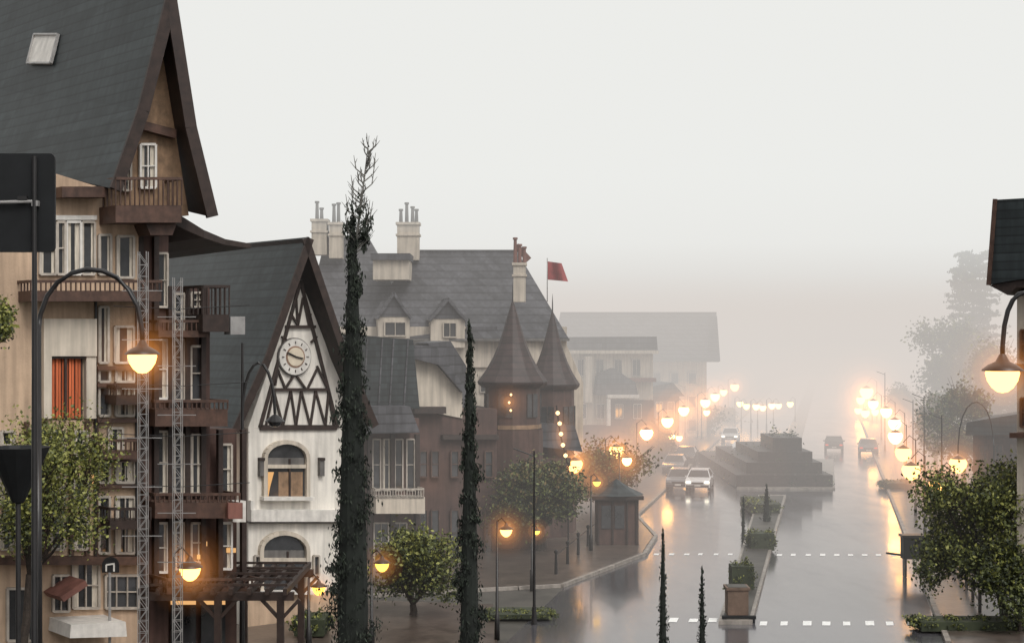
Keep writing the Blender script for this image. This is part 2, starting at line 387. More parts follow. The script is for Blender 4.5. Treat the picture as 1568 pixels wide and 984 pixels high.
def halo(c,R,s,parent=None,col=(1,.36,.08),sc3=None,name='added_glow',shells=S3):  # nested emissive shells added to imitate lamp light spreading in fog
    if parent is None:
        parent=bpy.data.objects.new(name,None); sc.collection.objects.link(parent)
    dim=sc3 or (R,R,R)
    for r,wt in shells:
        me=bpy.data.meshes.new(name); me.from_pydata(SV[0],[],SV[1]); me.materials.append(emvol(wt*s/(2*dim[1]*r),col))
        o=bpy.data.objects.new('glow_shell',me); sc.collection.objects.link(o); o.location=c; o.scale=[q*r for q in dim]; o.parent=parent
def lantern(g,c,R,gm='lamp_glow',far=False):
    g.lathe(gm,c,[(R*.96,R*.28),(R*1.0,.1*R),(R*.88,-R*.35),(R*.62,-R*.75),(R*.3,-R*1.0),(.001,-R*1.05)],14)
    if far:
        g.lathe(gm,c,[(R*.96,R*.28),(R*.8,R*.55)],14); g.lathe('black_metal',c,[(R*.82,R*.55),(R*.4,R*.78),(.001,R*1.0)],14)
    else: g.lathe('black_metal',c,[(R*1.22,R*.24),(R*1.2,R*.33),(R*.85,R*.6),(R*.42,R*.8),(R*.2,R*1.2),(.001,R*1.4)],14)
def lamp(px,py,D,R=.42,hook=None,gm='lamp_glow',hal=.5,hr=1.7,shells=S3):
    c=P(px,py,D); g=MB(); lantern(g,c,R,gm,far=D>82); z0=gz(D)
    if hook:
        x=P(hook[0],0,D).x; zt=P(0,hook[1],D).z; pts=[(x,D,z0),(x,D,c.z+.3*(zt-c.z))]
        for i in range(0,11):
            a=math.pi-math.pi*i/10*.96; pts.append(((x+c.x)/2+abs(c.x-x)/2*math.cos(a)*(1 if c.x>x else -1),D,c.z+R+(zt-c.z-R)*max(0.05,math.sin(a))**.8))
        pts.append((c.x,D,c.z+R*1.2))
        w=.05; g.tube('black_metal',pts,[w*1.5,w*1.1]+[w*.8]*(len(pts)-2),8)
        g.tube('black_metal',[(x,D,z0),(x,D,z0+1)],[.14,.1],8)
    else:
        x=c.x-R*1.5*(1 if px<1200 else -1)
        g.tube('black_metal',[(x,D,z0),(x,D,z0+.9),(x,D,z0+.95),(x,D,c.z+R*1.6)],[.10,.09,.055,.04],8)
        g.tube('black_metal',[(x,D,c.z+R*1.5),((x+c.x)/2,D,c.z+R*2.1),(c.x,D,c.z+R*1.25)],.03,6)
    e=g.build('street_lamp',smooth='all')
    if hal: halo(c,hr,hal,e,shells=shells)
lamp(218,548,25,.235,hook=(58,412),hal=.9,hr=.9,shells=S6)
lamp(1535,574,25,.27,hook=(1600,448),hal=.9,hr=1.0,shells=S6)
lamp(291,872,44,.30,hal=.9,hr=1.3,shells=S6)
lamp(300,702,60,.26,hal=.8,hr=1.1,shells=S6)
lamp(650,727,80,.50,hal=.8,hr=2.1,shells=S6)
lamp(488,900,47,.20,gm='lamp_yellow',hal=.5,hr=.7)
lamp(585,864,50,.22,gm='lamp_yellow',hal=.5,hr=.7)
lamp(775,812,57,.22,hal=.9,hr=1.05,shells=S6)
lamp(822,813,68,.14,gm='lamp_yellow',hal=.5,hr=.6)
lamp(914,738,80,.2,gm='lamp_yellow',hal=.5,hr=.9)
for px,py in((880,711),(944,690),(990,663),(1022,645),(1047,628),(1080,616),(1095,607),(1125,592)):
    D=f*7.06/(py-516); lamp(px,py,D,.33+D*.0013,gm='lamp_far' if D>110 else 'lamp_glow',hal=.9+D*.002,hr=1.8+D*.007,shells=S6 if D<120 else S3)
for px,py,D in((870,697,92),(1040,670,150),(1029,668,140),(1082,631,168),(960,705,90),(1063,622,185),(1108,600,205)): lamp(px,py,D,.28+max(0,D-140)*.003,gm='lamp_far',hal=.7,hr=1.5)
for i,(px,py) in enumerate(((1467,710),(1438,740),(1395,720),(1383,693),(1371,668),(1370,648),(1357,630),(1337,618))):
    D=f*7.06/(py-516); D=min(D,205); lamp(px,py,D,.40+D*.0011,gm='lamp_far' if D>110 else 'lamp_glow',hook=(1467+55,615) if px==1467 else None,hal=.7+D*.002,hr=1.7+D*.006,shells=S6 if D<120 else S3)
lamp(1325,632,205,.6,gm='lamp_far',hal=1.5,hr=4); lamp(1314,628,212,.5,gm='lamp_far',hal=1.2,hr=3.5); lamp(1327,600,208,.9,gm='lamp_far',hal=3.0,hr=6,shells=S6); lamp(1340,630,200,.5,gm='lamp_far',hal=1.2,hr=3.5); lamp(1318,612,210,.6,gm='lamp_far',hal=1.2,hr=3.5)
for px in(1133,1143,1158,1168,1182,1192,1210): lamp(px,624-abs(px-1170)*.12+random.uniform(-3,3),190+random.uniform(-8,14),.42,gm='lamp_far',hal=0)
halo(P(1165,625,190),12,.8,None,(1,.45,.12),(5,8,2),'added_glow',S3)  # added glow around the distant row of lights
halo(P(1290,628,185),40,.20,None,(1,.42,.14),(24,40,8),'added_glow',((1,.3),(.8,.3),(.55,.4)))  # added warm glow over the far street, emitted by the volume itself
halo(P(950,700,105),22,.10,None,(1,.36,.10),(11,24,5),'added_glow',((1,.4),(.7,.6)))  # added warm glow along the left frontage, emitted by the volume itself
halo(P(1370,690,125),34,.16,None,(1,.40,.12),(7,30,5),'added_glow',((1,.4),(.7,.6)))  # added warm glow along the right lamp row, emitted by the volume itself
def unlit(px,py,D,hookpx,top):
    c=P(px,py,D);g=MB();R=.28
    g.lathe('black_metal',c,[(R*1.2,0),(R*1.1,.1*R),(R*.5,.6*R),(.02,R*.9)],14); g.lathe('glass',c,[(R*.9,0),(R*.6,-R*.5),(.01,-R*.7)],14)
    x=P(hookpx,0,D).x; zt=P(0,top,D).z; pts=[(x,D,gz(D))]
    for i in range(11):
        a=math.pi-math.pi*i/10; pts.append(((x+c.x)/2+(c.x-x)/2*math.cos(a),D,c.z+.25+(zt-c.z-.25)*math.sin(a)))
    g.tube('black_metal',pts,.05,8); g.tube('black_metal',[(x,D,gz(D)),(x,D,P(0,525,D).z)],[.1,.04],8)
    g.build('street_lamp')
unlit(421,645,50,371,555)
for px,t,D in((1355,570,150),(1415,605,105),(1442,635,90),(1398,612,120),(1049,590,170),(818,690,60)):
    g=MB();c=P(px,t,D); g.tube('black_metal',[(c.x,D,0),(c.x,D,c.z)],[.07,.03],6); g.tube('black_metal',[(c.x,D,c.z-.2),(c.x-.8,D,c.z+.1)],.025,5); g.tube('black_metal',[(c.x,D,0),(c.x,D,.7)],[.13,.09],6); g.build('utility_pole')
g=MB()
for x,y in((854,632),(857,648),(859,664),(862,681),(866,697)):
    c=P(x,y,79); g.lathe('bulb_small',c,[(.01,.11),(.08,.07),(.11,0),(.08,-.07),(.01,-.11)],8)
g.tube('black_metal',[P(852,620,79.1),P(858,665,79.1),P(870,712,79.1),(P(870,712,79.1).x,79.1,0)],.04,5); e=g.build('string_light')
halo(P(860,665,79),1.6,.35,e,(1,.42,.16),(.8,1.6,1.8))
# ---------------------------------------------------------------- left hotel
AN=38.6
A1=Pl(150,45,AN); b=MB()
A1b=A1.back(.6)
b.slab('beige_plaster',A1,[(-80,225),(60,258),(150,286),(212,296),(212,1010),(-80,1010)],0,9)
b.rect('brown_wall',A1b,212,352,258,1010,0,6)
b.rect('brown_wall',A1b,258,438,326,1010,-.2,5)
b.rect('brown_wall',A1b,326,657,372,1010,-.4,4)
b.slab('tan_timber',A1,[(236,10),(288,330),(160,330),(160,292),(196,190)],.05,.4)
def gable_roof(b,pl,apex,l,r,L,th=.16,m='slate_roof',under='dark_timber',out=0,verge='dark_timber',vw=.35,rise=0):
    a=pl.pt(*apex)+pl.n*out;lp=pl.pt(*l)+pl.n*out;rp=pl.pt(*r)+pl.n*out; bk=-pl.n*L+V((0,0,rise))
    for q in(lp,rp):
        nn=(q-a).cross(bk).normalized()
        if nn.z<0: nn=-nn
        k1=a.lerp(q,.62)-nn*(q-a).length*.022
        row=[a,k1,q]
        for i in(0,1):
            p0,p1=row[i],row[i+1]; vs=[p0,p1,p1+bk,p0+bk]; lo=[v-nn*th for v in vs]
            b.add(m,vs,[(0,1,2,3)]); b.add(under,[v-nn*.01 for v in vs]+lo,[(4,5,6,7),(0,1,5,4),(1,2,6,5),(2,3,7,6)])
            b.beam(verge,p0+pl.n*.06-nn*vw*.4,p1+pl.n*.06-nn*vw*.4,.1,vw,up=nn)
gable_roof(b,A1,(238,-25),(146,292),(306,334),22,out=1.0,vw=.36,rise=3.8)
b.slab('brown_timber',A1,[(196,183),(262,200),(262,214),(196,196)],.35,.3)
a=A1.pt(238,-25)+A1.n*1.0; lp=A1.pt(146,292)+A1.n*1.0; dn=(lp-a); bk=-A1.n*22+V((0,0,3.8))
nn=dn.cross(bk).normalized(); nn=nn if nn.z>0 else -nn
def roofpt(px,py,off):
    d=V(((px-784)/f,1,(516-py)/f)); t=(a+nn*off-CAM).dot(nn)/d.dot(nn); return CAM+d*t
vs=[roofpt(*p,.0) for p in((53,53),(89,53),(78,97),(42,97))]
b.add('white_paint',vs,[(0,1,2,3)])
for i in range(4): b.beam('grey_metal',vs[i],vs[(i+1)%4],.06,.1,up=nn)
e0=[P(252,316,47),P(280,332,47.5),P(312,352,48),P(345,366,49),P(384,373,50)]; w0=[p+V((-5,6,-.15)) for p in e0]
b.add('slate_roof',e0+w0,[(i,i+1,i+6,i+5) for i in range(4)])
lo=[P(252,334,47),P(280,350,47.5),P(312,364,48),P(345,375,49),P(384,380,50)]
b.add('dark_timber',e0+lo,[(i,i+5,i+6,i+1) for i in range(4)])
b.add('dark_timber',lo+[p+V((-3.5,2.5,-.25)) for p in lo],[(i,i+1,i+6,i+5) for i in range(4)])
b.window(A1,211,222,234,288,.1,curt=1,frame='white_paint')
b.window(A1,184,215,196,292,.1,curt=1,mull=0)
b.balcony(A1,152,252,278,318,1.1,'brown_timber',26)
b.slab('brown_timber',A1,[(205,345),(252,345),(245,362),(212,362)],.8,.8)
b.rect('brown_timber',A1,82,288,150,304,.6,.6)
b.window(A1,86,340,98,420,.0,curt=1,mull=0); b.window(A1,100,340,122,420,0,curt=1,mull=0,tr=0,frame='white_paint'); b.window(A1,124,340,143,420,0,curt=1,mull=0,tr=0); b.window(A1,60,345,84,420,0,curt=1,mull=0)
b.rect('white_paint',A1,82,330,146,337,.12,.2)
b.balcony(A1,28,226,432,446,.9,'brown_timber',16)
for x0,y0,x1,y1 in((150,470,164,555),(174,500,203,555),(165,655,186,690),(150,360,168,420),(178,362,203,425)): b.window(A1,x0,y0,x1,y1,0,curt=1,mull=0,tr=0)
b.rect('cream_plaster',A1,62,488,143,545,.25,.25); b.slab('cream_plaster',A1,[(62,545),(74,545),(74,640),(62,640)],.25,.25); b.slab('cream_plaster',A1,[(128,545),(143,545),(143,640),(128,640)],.2,.2)
b.rect('dark_timber',A1,76,546,126,642,.02,.05)
for i in range(9):
    x=79+i*5; b.rect('orange_curtain',A1,x,548,x+3.6,640,.04+.03*(i%2),.03)
b.bar('dark_timber',A1,(97,546),(97,640),.07,.14); b.bar('dark_timber',A1,(74,546),(128,546),.1,.14)
for y in(560,586,640,700,740,800,850): b.rect('brown_timber',A1,145,y,212,y+6,.22,.25)
for y0,y1 in((566,584),(592,636),(705,738),(760,798),(806,846)):
    b.window(A1,150,y0,166,y1,0,curt=0,mull=0,tr=0); b.window(A1,176,y0,204,y1,0,curt=random.random()>.5,mull=1,tr=0)
b.balcony(A1,160,212,590,604,.8,'dark_timber',14); b.balcony(A1,138,196,672,688,.8,'brown_timber',12); b.balcony(A1,150,212,775,792,.8,'dark_timber',14)
b.rect('window_lit',A1,140,722,156,745,.03,.03)
for x0,x1,ys in((236,254,((388,470),(520,610),(660,755),(800,875))),(264,280,((450,505),(520,612),(665,755),(800,870))),(290,306,((448,470),(530,612),(665,755),(800,860))),(332,352,((680,755),(800,870)))):
    for y0,y1 in ys: b.window(A1b,x0,y0,x1,y1,.02,mull=0,tr=1,fr=.07,curt=random.random()>.4,frame=random.choice(('white_paint','frame_paint')))
b.balcony(A1b,282,322,440,482,1.2,'dark_timber',26); b.balcony(A1b,222,300,492,506,.9,'brown_timber',10)
b.balcony(A1b,212,322,612,624,1.1,'brown_timber',26); b.balcony(A1b,212,340,752,764,1.1,'brown_timber',24); b.balcony(A1b,230,372,880,892,1.1,'brown_timber',10)
b.rect('grey_metal',A1b,324,485,346,512,1.2,.4); b.rect('red_wall',A1b,318,764,340,788,1.3,.1); b.rect('white_paint',A1b,342,764,362,796,.6,.3)
for x,y,w in((305,828,10),(345,838,14),(300,848,8)): b.rect('window_lit',A1b,x,y,x+w,y+7,.1,.03)
for x,t in((212,352),(236,352),(258,438),(284,438),(308,438),(334,657),(370,657)): b.bar('dark_timber',A1b,(x,t),(x,900),.16,.1)
b.slab('red_wall',A1,[(66,905),(104,880),(108,888),(72,912)],1.2,1.2); b.slab('white_paint',A1,[(76,944),(158,940),(160,962),(74,964)],1.5,1.5)
b.window(A1,10,900,58,980,0,mull=2,tr=0); b.window(A1,110,860,150,930,0,curt=1); b.rect('brown_timber',A1,-40,850,212,862,.4,.4)
b.window(A1,80,880,104,935,0); b.window(A1,160,880,210,930,0,mull=2)
for x in(40,68,108,132,146): b.bar('brown_timber',A1,(x,645),(x,850),.12,.05)
for y0,y1 in((660,700),(730,775),(790,840)):
    for x in(0,76,112): b.window(A1,x,y0,x+20,y1,0,curt=1,fr=.07,mull=0)
for x in(144,206): b.bar('black_metal',A1,(x,450),(x,860),.06,.12)
for x0,x1 in((262,300),(308,345)): b.rect('window_lit',A1b,x0,905,x1,925,.0,.03); b.rect('glass',A1b,x0,926,x1,985,.0,.03)
b.rect('tan_timber',A1b,250,895,372,903,.5,.5)
b.build('hotel_building')
for px,t,bt,D in((219,385,880,41),(272,425,885,43)):
    g=MB();w=.11;zt=P(0,t,D).z;x=P(px,0,D).x;zb=gz(D)
    for i,j in((-1,-1),(1,-1),(1,1),(-1,1)): g.beam('grey_metal',(x+i*w,D+j*w,zb),(x+i*w,D+j*w,zt),.018)
    z=zb;s=1
    while z<zt-.2:
        for j in(-1,1):
            g.beam('grey_metal',(x-w*s,D+j*w,z),(x+w*s,D+j*w,z+.3),.012); g.beam('grey_metal',(x-w,D+j*w,z),(x+w,D+j*w,z),.012)
        z+=.3;s=-s
    for q in range(6): 
        zz=P(0,t+60+q*75,D).z; g.beam('grey_metal',(x-.55,D,zz),(x+.5,D,zz),.022); 
    g.build('scaffold_tower')
g=MB()
for y in(470,585,660,735):
    g.tube('black_metal',[A1.pt(140,y)+A1.n*1.5,A1.pt(240,y+4)+A1.n*1.5,A1.pt(345,y-2)+A1.n*1.5],.012,4)
g.build('power_cable')
# ---------------------------------------------------------------- clock house
C=Pl(470,60,AN); b=MB()
gable_roof(b,C,(470,363),(355,657),(577,650),11.5,out=0,vw=.30)
F=C.back(1.0)
b.slab('white_plaster',F,[(459,425),(548,652),(380,655)],0,10)
b.rect('white_plaster',F,380,655,545,1000,.02,9)
def ft(a,c,w=.085): b.bar('dark_timber',F,a,c,w,.06,.1)
ft((436,500),(482,500),.11); ft((416,596),(502,596),.11); ft((397,654),(514,654),.2)
ft((459,430),(397,654),.12); ft((459,430),(516,654),.12); 
for a_,c_ in(((444,480),(455,498)),((452,455),(455,498)),((455,498),(463,455)),((463,455),(472,498)),((472,498),(474,480)),((430,515),(440,522)),((484,515),(475,524)),((424,565),(436,596)),((424,565),(420,590)),((484,560),(498,590)),((484,565),(470,594)),((436,594),(449,574)),((452,574),(466,594)),
    ((406,652),(418,598)),((418,598),(432,652)),((432,652),(444,598)),((444,598),(452,652)),((452,652),(460,598)),((460,598),(474,652)),((474,652),(482,598)),((482,598),(497,652)),((497,652),(502,600)),((502,600),(510,652))): ft(a_,c_,.07)
cc=F.pt(449,546)
def disc(m,c,r,out,th,n=28):
    u=F.u;z=V((0,0,1)); fr=[c+F.n*out+u*r*math.cos(2*math.pi*i/n)+z*r*math.sin(2*math.pi*i/n) for i in range(n)]; bk=[p-F.n*th for p in fr]
    b.add(m,fr+bk,[tuple(range(n))]+[(i,i+n,(i+1)%n+n,(i+1)%n) for i in range(n)])
disc('grey_wall',cc,.74,.12,.1); disc('white_paint',cc,.70,.16,.1); disc('gold',cc,.42,.18,.05); disc('clock_face',cc,.36,.20,.05)
for i in range(12):
    an=i*math.pi/6; d=F.u*math.cos(an)+V((0,0,1))*math.sin(an); b.beam('dark_timber',cc+F.n*.18+d*.50,cc+F.n*.18+d*.60,.03,.03,up=F.n)
b.beam('black_metal',cc+F.n*.24,cc+F.n*.24+F.u*.30+V((0,0,-.07)),.05,.03,up=F.n); b.beam('black_metal',cc+F.n*.24,cc+F.n*.24+F.u*-.40+V((0,0,.17)),.055,.03,up=F.n)
def arch(x0,x1,yt,yb,lit=0):
    xc=(x0+x1)/2;r=(x1-x0)/2
    ar=[(xc+r*math.cos(t),yt+r*.75-r*.75*math.sin(t)) for t in [math.pi*i/12 for i in range(13)]]
    b.slab('glass',F,[(x1,yb)]+ar+[(x0,yb)],.06,.03)
    for i in range(12): b.bar('cream_plaster',F,ar[i],ar[i+1],.16,.12,.2)
    b.bar('cream_plaster',F,(x0,yt+r*.75),(x0,yb),.16,.121,.2); b.bar('cream_plaster',F,(x1,yt+r*.75),(x1,yb),.16,.121,.2); b.bar('white_paint',F,(x0-6,yb),(x1+6,yb),.14,.2,.35)
    b.bar('dark_timber',F,(xc+6,yt+r*.8),(xc+6,yb),.07,.1); b.bar('cream_plaster',F,(x0,yt+r*1.15),(x1,yt+r*1.15),.14,.101); b.rect('grey_wall',F,x0+4,yt+r*.75,x1-4,yt+r*1.1,.075,.03)
arch(403,468,676,762); b.rect('tan_timber',F,425,722,462,762,.075,.03); b.slab('window_lit',F,[(406,722),(418,722),(412,745),(409,762),(406,762)],.08,.02)
arch(397,468,815,905)
b.rect('white_paint',F,378,779,548,797,.35,.4); b.rect('grey_wall',F,378,797,548,800,.2,.2)
b.rect('white_paint',F,378,765,384,779,.3,.3)
for x in(394,486): b.rect('grey_wall',F,x,704,x+7,728,.2,.2); b.rect('dark_timber',F,x,700,x+7,704,.25,.25)
for x in(388,478): b.window(F,x,850,x+8,880,.05,mull=0,tr=0)
b.rect('beige_plaster',F,375,905,548,1000,.1,.3)
b.build('clock_house')
# ---------------------------------------------------------------- middle group
def hip(b,x0,x1,ye,r0,r1,yr,D,dep,m='slate_grey'):
    a=P(x0,ye,D);c=P(x1,ye,D);k=dep
    q=[a,c,c+V((0,k,0)),a+V((0,k,0)),P(r0,yr,D+k/2),P(r1,yr,D+k/2)]
    b.add(m,q,[(0,1,5,4),(1,2,5),(2,3,4,5),(3,0,4)])
    b.beam('slate_grey',q[4],q[5],.2); b.beam('grey_wall',a,c,.14)
Q=Pl(700,92,8); b=MB()
b.rect('cream_plaster',Q,500,500,868,760,0,10)
hip(b,460,640,520,498,566,366,93,11)
hip(b,548,872,520,630,792,385,91.4,12)
b.rect('cream_plaster',Pl(600,93,0),571,397,626,428,0,3)
b.rect('slate_grey',Pl(600,92.9,0),568,388,628,398,.2,3.4)
Cm=Pl(600,96,0)
def chim(b,pl,x0,x1,y0,y1,pots,m='cream_plaster',pm='grey_wall'):
    b.rect(m,pl,x0,y0,x1,y1,0,1.2); b.rect(m,pl,x0-2,y0,x1+2,y0+4,.1,1.4); b.rect(m,pl,x0-2,y0+18,x1+2,y0+21,.08,1.35)
    for x,t in pots:
        c=pl.pt(x,y0)-pl.n*.5; zt=pl.pt(x,t).z; b.tube(pm,[c,(c.x,c.y,zt)],[.12,.09],8); b.tube(pm,[(c.x,c.y,zt),(c.x,c.y,zt+.12)],[.14,.14],8)
chim(b,Cm,477,500,335,390,((484,310),(491,320)))
chim(b,Cm,504,523,340,395,((510,314),(517,312)))
chim(b,Cm,608,641,340,398,((613,322),(622,312),(631,318),(637,322)))
chim(b,Pl(600,90,0),786,805,402,462,((789,366),(796,376),(803,380)),'cream_plaster','red_wall'); 
b.beam('red_wall',P(790,376,91),P(810,398,91),.35,.35)
def dormer(b,pl,x0,x1,yt,ye,yb,m='slate_grey',w=None):
    b.rect('cream_plaster',pl,x0+4,ye-3,x1-4,yb,.6,3)
    xc=(x0+x1)/2
    gable_roof(b,pl,(xc,yt),(x0,ye),(x1,ye),3,m=m,under='slate_grey',out=.8,verge='slate_grey',vw=.14)
    b.slab('slate_grey',pl,[(xc,yt+5),(x1-5,ye-2),(x0+5,ye-2)],.65,.3)
    if w: b.window(pl,*w,.62,mull=1,tr=0,frame='cream_plaster')
dormer(b,Q,574,630,447,487,518,w=(588,493,620,514)); dormer(b,Q,654,714,456,490,532,w=(677,494,697,516))
b.rect('cream_plaster',Q,645,518,756,562,.2,.5)
b.rect('slate_grey',Q,714,500,760,518,.3,1)
for x in(735,860): b.window(Q,x,575,x+16,600,.02)
b.build('mansard_house')
g=MB(); p=P(838,395,90); g.tube('grey_metal',[P(838,462,90),p],.03,6)
vs=[];n=8
for i in range(n+1):
    t=i/n
    for yy in(0,1): vs.append(P(838+(22+10*yy)*t, 400+(28)*yy+ (3*t),90+.25*math.sin(t*6)))
g.add('flag_red',vs,[(2*i,2*i+2,2*i+3,2*i+1) for i in range(n)]); g.build('flag',smooth='all')
def turret(px,ya,yf,w,D,wallw,yb,lit=True):
    g=MB();x=P(px,0,D).x;za=P(0,ya,D).z;zf=P(0,yf,D).z;R=w/f*D/2;h=za-zf;c=(x,D,zf)
    g.lathe('turret_shingle',c,[(R*.98,-.12),(R,0),(R*.76,h*.14),(R*.55,h*.3),(R*.40,h*.45),(R*.27,h*.62),(R*.15,h*.8),(R*.05,h*.94),(.01,h)],12)
    g.lathe('black_metal',(x,D,za),[(.04,-.2),(.03,.4),(.005,.9)],6)
    Rw=wallw/f*D/2; zb=P(0,yb,D).z
    g.lathe('brown_wall',(x,D,0),[(Rw,zb-3),(Rw,zf+.05)],12); g.lathe('tan_timber',(x,D,0),[(Rw*1.05,zb),(Rw*1.05,zb+.22)],12)
    g.lathe('turret_shingle',(x,D,0),[(Rw*1.1,zf-.3),(R,zf-.1)],12); g.lathe('brown_wall',(x,D,0),[(Rw*1.1,0),(Rw*1.1,zb-.02)],12)
    for k in range(12):
        a=2*math.pi*(k+.5)/12; q=V((x+math.cos(a)*Rw*.985,D+math.sin(a)*Rw*.985,0))
        if k%2==0:
            g.box('glass',(q.x,q.y,(zf+zb)/2),.08,.75,(zf-zb)*.5,a); g.box('dark_timber',(q.x,q.y,(zf+zb)/2),.14,.06,(zf-zb)*.5,a)
    if lit:
        for dy in(0,12,24): 
            c2=P(px-6+random.random()*4,604+dy,D-Rw*1.05); g.lathe('bulb_small',c2,[(.01,.07),(.07,0),(.01,-.07)],8)
    e=g.build('turret_building')
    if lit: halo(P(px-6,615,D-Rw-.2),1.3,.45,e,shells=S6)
turret(785,458,584,108,82,84,655); turret(846,474,588,84,88,66,720,False)
Pm=Pl(600,77,20); b=MB()
b.rect('brown_wall',Pm,545,640,642,960,0,9)
b.slab('slate_roof',Pm,[(540,512),(630,520),(640,625),(545,622)],.3,6)
for x in(560,583,600,622): b.bar('slate_grey',Pm,(x,518),(x-6,620),.07,.33)
b.slab('slate_grey',Pm.back(-1.6),[(548,622),(628,622),(643,662),(548,664)],0,2)
b.rect('cream_plaster',Pm,566,757,640,782,1.2,1.2); b.balcony(Pm,566,638,745,757,1.2,'frame_paint',3)
for x in(570,586,604,622): b.window(Pm,x,672,x+12,750,0,mull=0,curt=(x==586)) 
for x in(565,600,638): b.bar('dark_timber',Pm,(x,664),(x,900),.22,.1)
for x in(572,600): b.window(Pm,x,800,x+22,860,0,mull=1)
b.build('shop_house')
Pg=Pl(670,79,15); b=MB()
b.slab('cream_plaster',Pg,[(630,546),(672,552),(708,596),(708,640),(630,625)],0,6)
b.slab('slate_grey',Pg,[(628,528),(664,530),(675,546),(712,598),(704,600),(668,558),(628,548)],.6,6)
b.slab('slate_grey',Pg.back(2),[(655,525),(690,522),(714,560),(714,640),(700,600)],0,5)
b.rect('brown_wall',Pg,632,626,762,960,-.1,8)
b.rect('dark_timber',Pg,632,622,680,632,.5,1); b.rect('dark_timber',Pg,676,665,762,672,.3,.5)
for x in(642,660,690,742): 
    b.window(Pg,x,690,x+12,730,0,frame='brown_timber',mull=0); b.window(Pg,x,780,x+12,850,0,frame='brown_timber',mull=0)
b.build('gabled_house')
Pr=Pl(800,84,30); b=MB()
b.rect('brown_wall',Pr,735,650,868,960,0,6)
b.slab('slate_grey',Pr,[(735,640),(868,650),(880,690),(735,672)],.8,3)
b.rect('brown_timber',Pr,735,700,868,712,.4,.5)
for x in(745,770,795): b.window(Pr,x,720,x+16,780,0,frame='brown_timber')
b.slab('cream_plaster',Pl(860,92,10),[(806,520),(862,515),(893,585),(893,680),(806,680)],0,5)
b.build('restaurant_building')
Pf=Pl(980,172,0); b=MB()
b.rect('cream_plaster',Pf,870,545,1082,700,0,12)
hip(b,850,1101,553,858,1097,479,170,16); 
b.slab('slate_grey',Pf,[(1097,484),(1102,553),(1078,553)],.5,12)
for i in range(7): 
    for j in range(3): b.window(Pf,892+i*27,570+j*36,904+i*27,588+j*36,.02,mull=0,tr=0,fr=.12)
b.build('long_roof_building')
Pn=Pl(940,140,10); b=MB()
b.rect('cream_plaster',Pn,872,540,1000,720,0,9)
b.slab('slate_grey',Pn,[(868,516),(1002,515),(1004,541),(876,536)],.8,9)
b.rect('cream_plaster',Pn,868,536,1004,541,1,.3)
b.slab('slate_grey',Pn,[(908,604),(912,572),(935,563),(968,585),(972,604)],1.2,3); b.rect('red_wall',Pn,958,578,1000,584,1.1,1.4)
b.rect('white_paint',Pn,924,603,972,608,1.6,.5); b.rect('white_paint',Pn,924,609,929,650,1.5,.4); b.rect('brown_wall',Pn,930,612,1000,650,.3,.4)
for i in range(4):
    b.window(Pn,884+i*28,550,896+i*28,575,.02,tr=0)
    b.window(Pn,884+i*28,618,896+i*28,640,.4,tr=0)
b.rect('brown_wall',Pn,872,650,1000,730,.3,.4); 
for i in range(5): b.window(Pn,880+i*24,672,896+i*24,710,.32,frame='brown_timber')
b.rect('cream_plaster',Pn,893,545,903,615,1.0,1.0)
b.build('street_building')
Pn=Pl(1020,155,12); b=MB(); b.rect('brown_wall',Pn,995,600,1040,700,0,8); b.slab('slate_grey',Pn,[(990,592),(1028,585),(1046,606),(990,606)],.5,8); b.window(Pn,1004,615,1014,640,.02); b.window(Pn,1022,615,1032,640,.02); b.build('street_house')
g=MB(); c=P(944,815,83)
g.box('brown_wall',(c.x,83,1.3),2.2,1.8,2.4); g.box('dark_timber',(c.x,83,2.6),2.7,2.3,.2)
g.lathe('slate_roof',(c.x,83,2.7),[(1.45,0),(.7,.35),(.02,.8)],8)
for i in(-.6,.1): g.box('glass',(c.x+i,82.07,1.6),.5,.06,1.2); 
for i in(-1,-.25,.5,1): g.box('dark_timber',(c.x+i,82.05,1.4),.08,.1,2.4)
g.build('newspaper_kiosk')
g=MB(); 
for i in range(9):
    c=S(-12.5,72+i*3.2,0); g.tube('black_metal',[(c.x,c.y,.1),(c.x,c.y,1.1)],[.08,.06],8); g.lathe('black_metal',(c.x,c.y,1.1),[(.09,0),(.09,.1),(.01,.16)],8)
    if i: c0=S(-12.5,72+(i-1)*3.2,0); g.tube('black_metal',[(c0.x,c0.y,1.0),(c.x,c.y,1.0)],.025,5)
g.build('railing')
# right building
Rr=Pl(1530,58,-36); b=MB()
b.slab('slate_roof',Rr,[(1530,307),(1660,300),(1660,425),(1568,428),(1520,436)],.4,9)
b.slab('dark_timber',Rr,[(1519,437),(1568,429),(1660,426),(1660,446),(1560,440),(1547,452)],.3,9)
b.bar('brown_timber',Rr,(1530,306),(1520,437),.14,.44,.12)
b.rect('cream_plaster',Rr,1549,446,1700,900,-.6,9)
for y in(505,610): b.rect('brown_timber',Rr,1547,y+52,1700,y+60,.1,.7); b.window(Rr,1556,y,1575,y+44,-.58,frame='brown_timber')
b.build('gabled_building')
Rs=Pl(1520,100,-25); b=MB(); b.rect('brown_wall',Rs,1490,655,1640,800,0,8); b.slab('slate_roof',Rs,[(1484,645),(1640,620),(1640,662),(1482,665)],1,8)
for i in range(4): b.window(Rs,1500+i*24,680,1512+i*24,706,.02,frame='brown_timber'); b.window(Rs,1500+i*24,735,1516+i*24,775,.02,frame='brown_timber')
b.rect('brown_timber',Rs,1490,712,1640,720,.6,.6)
b.build('shop_building')
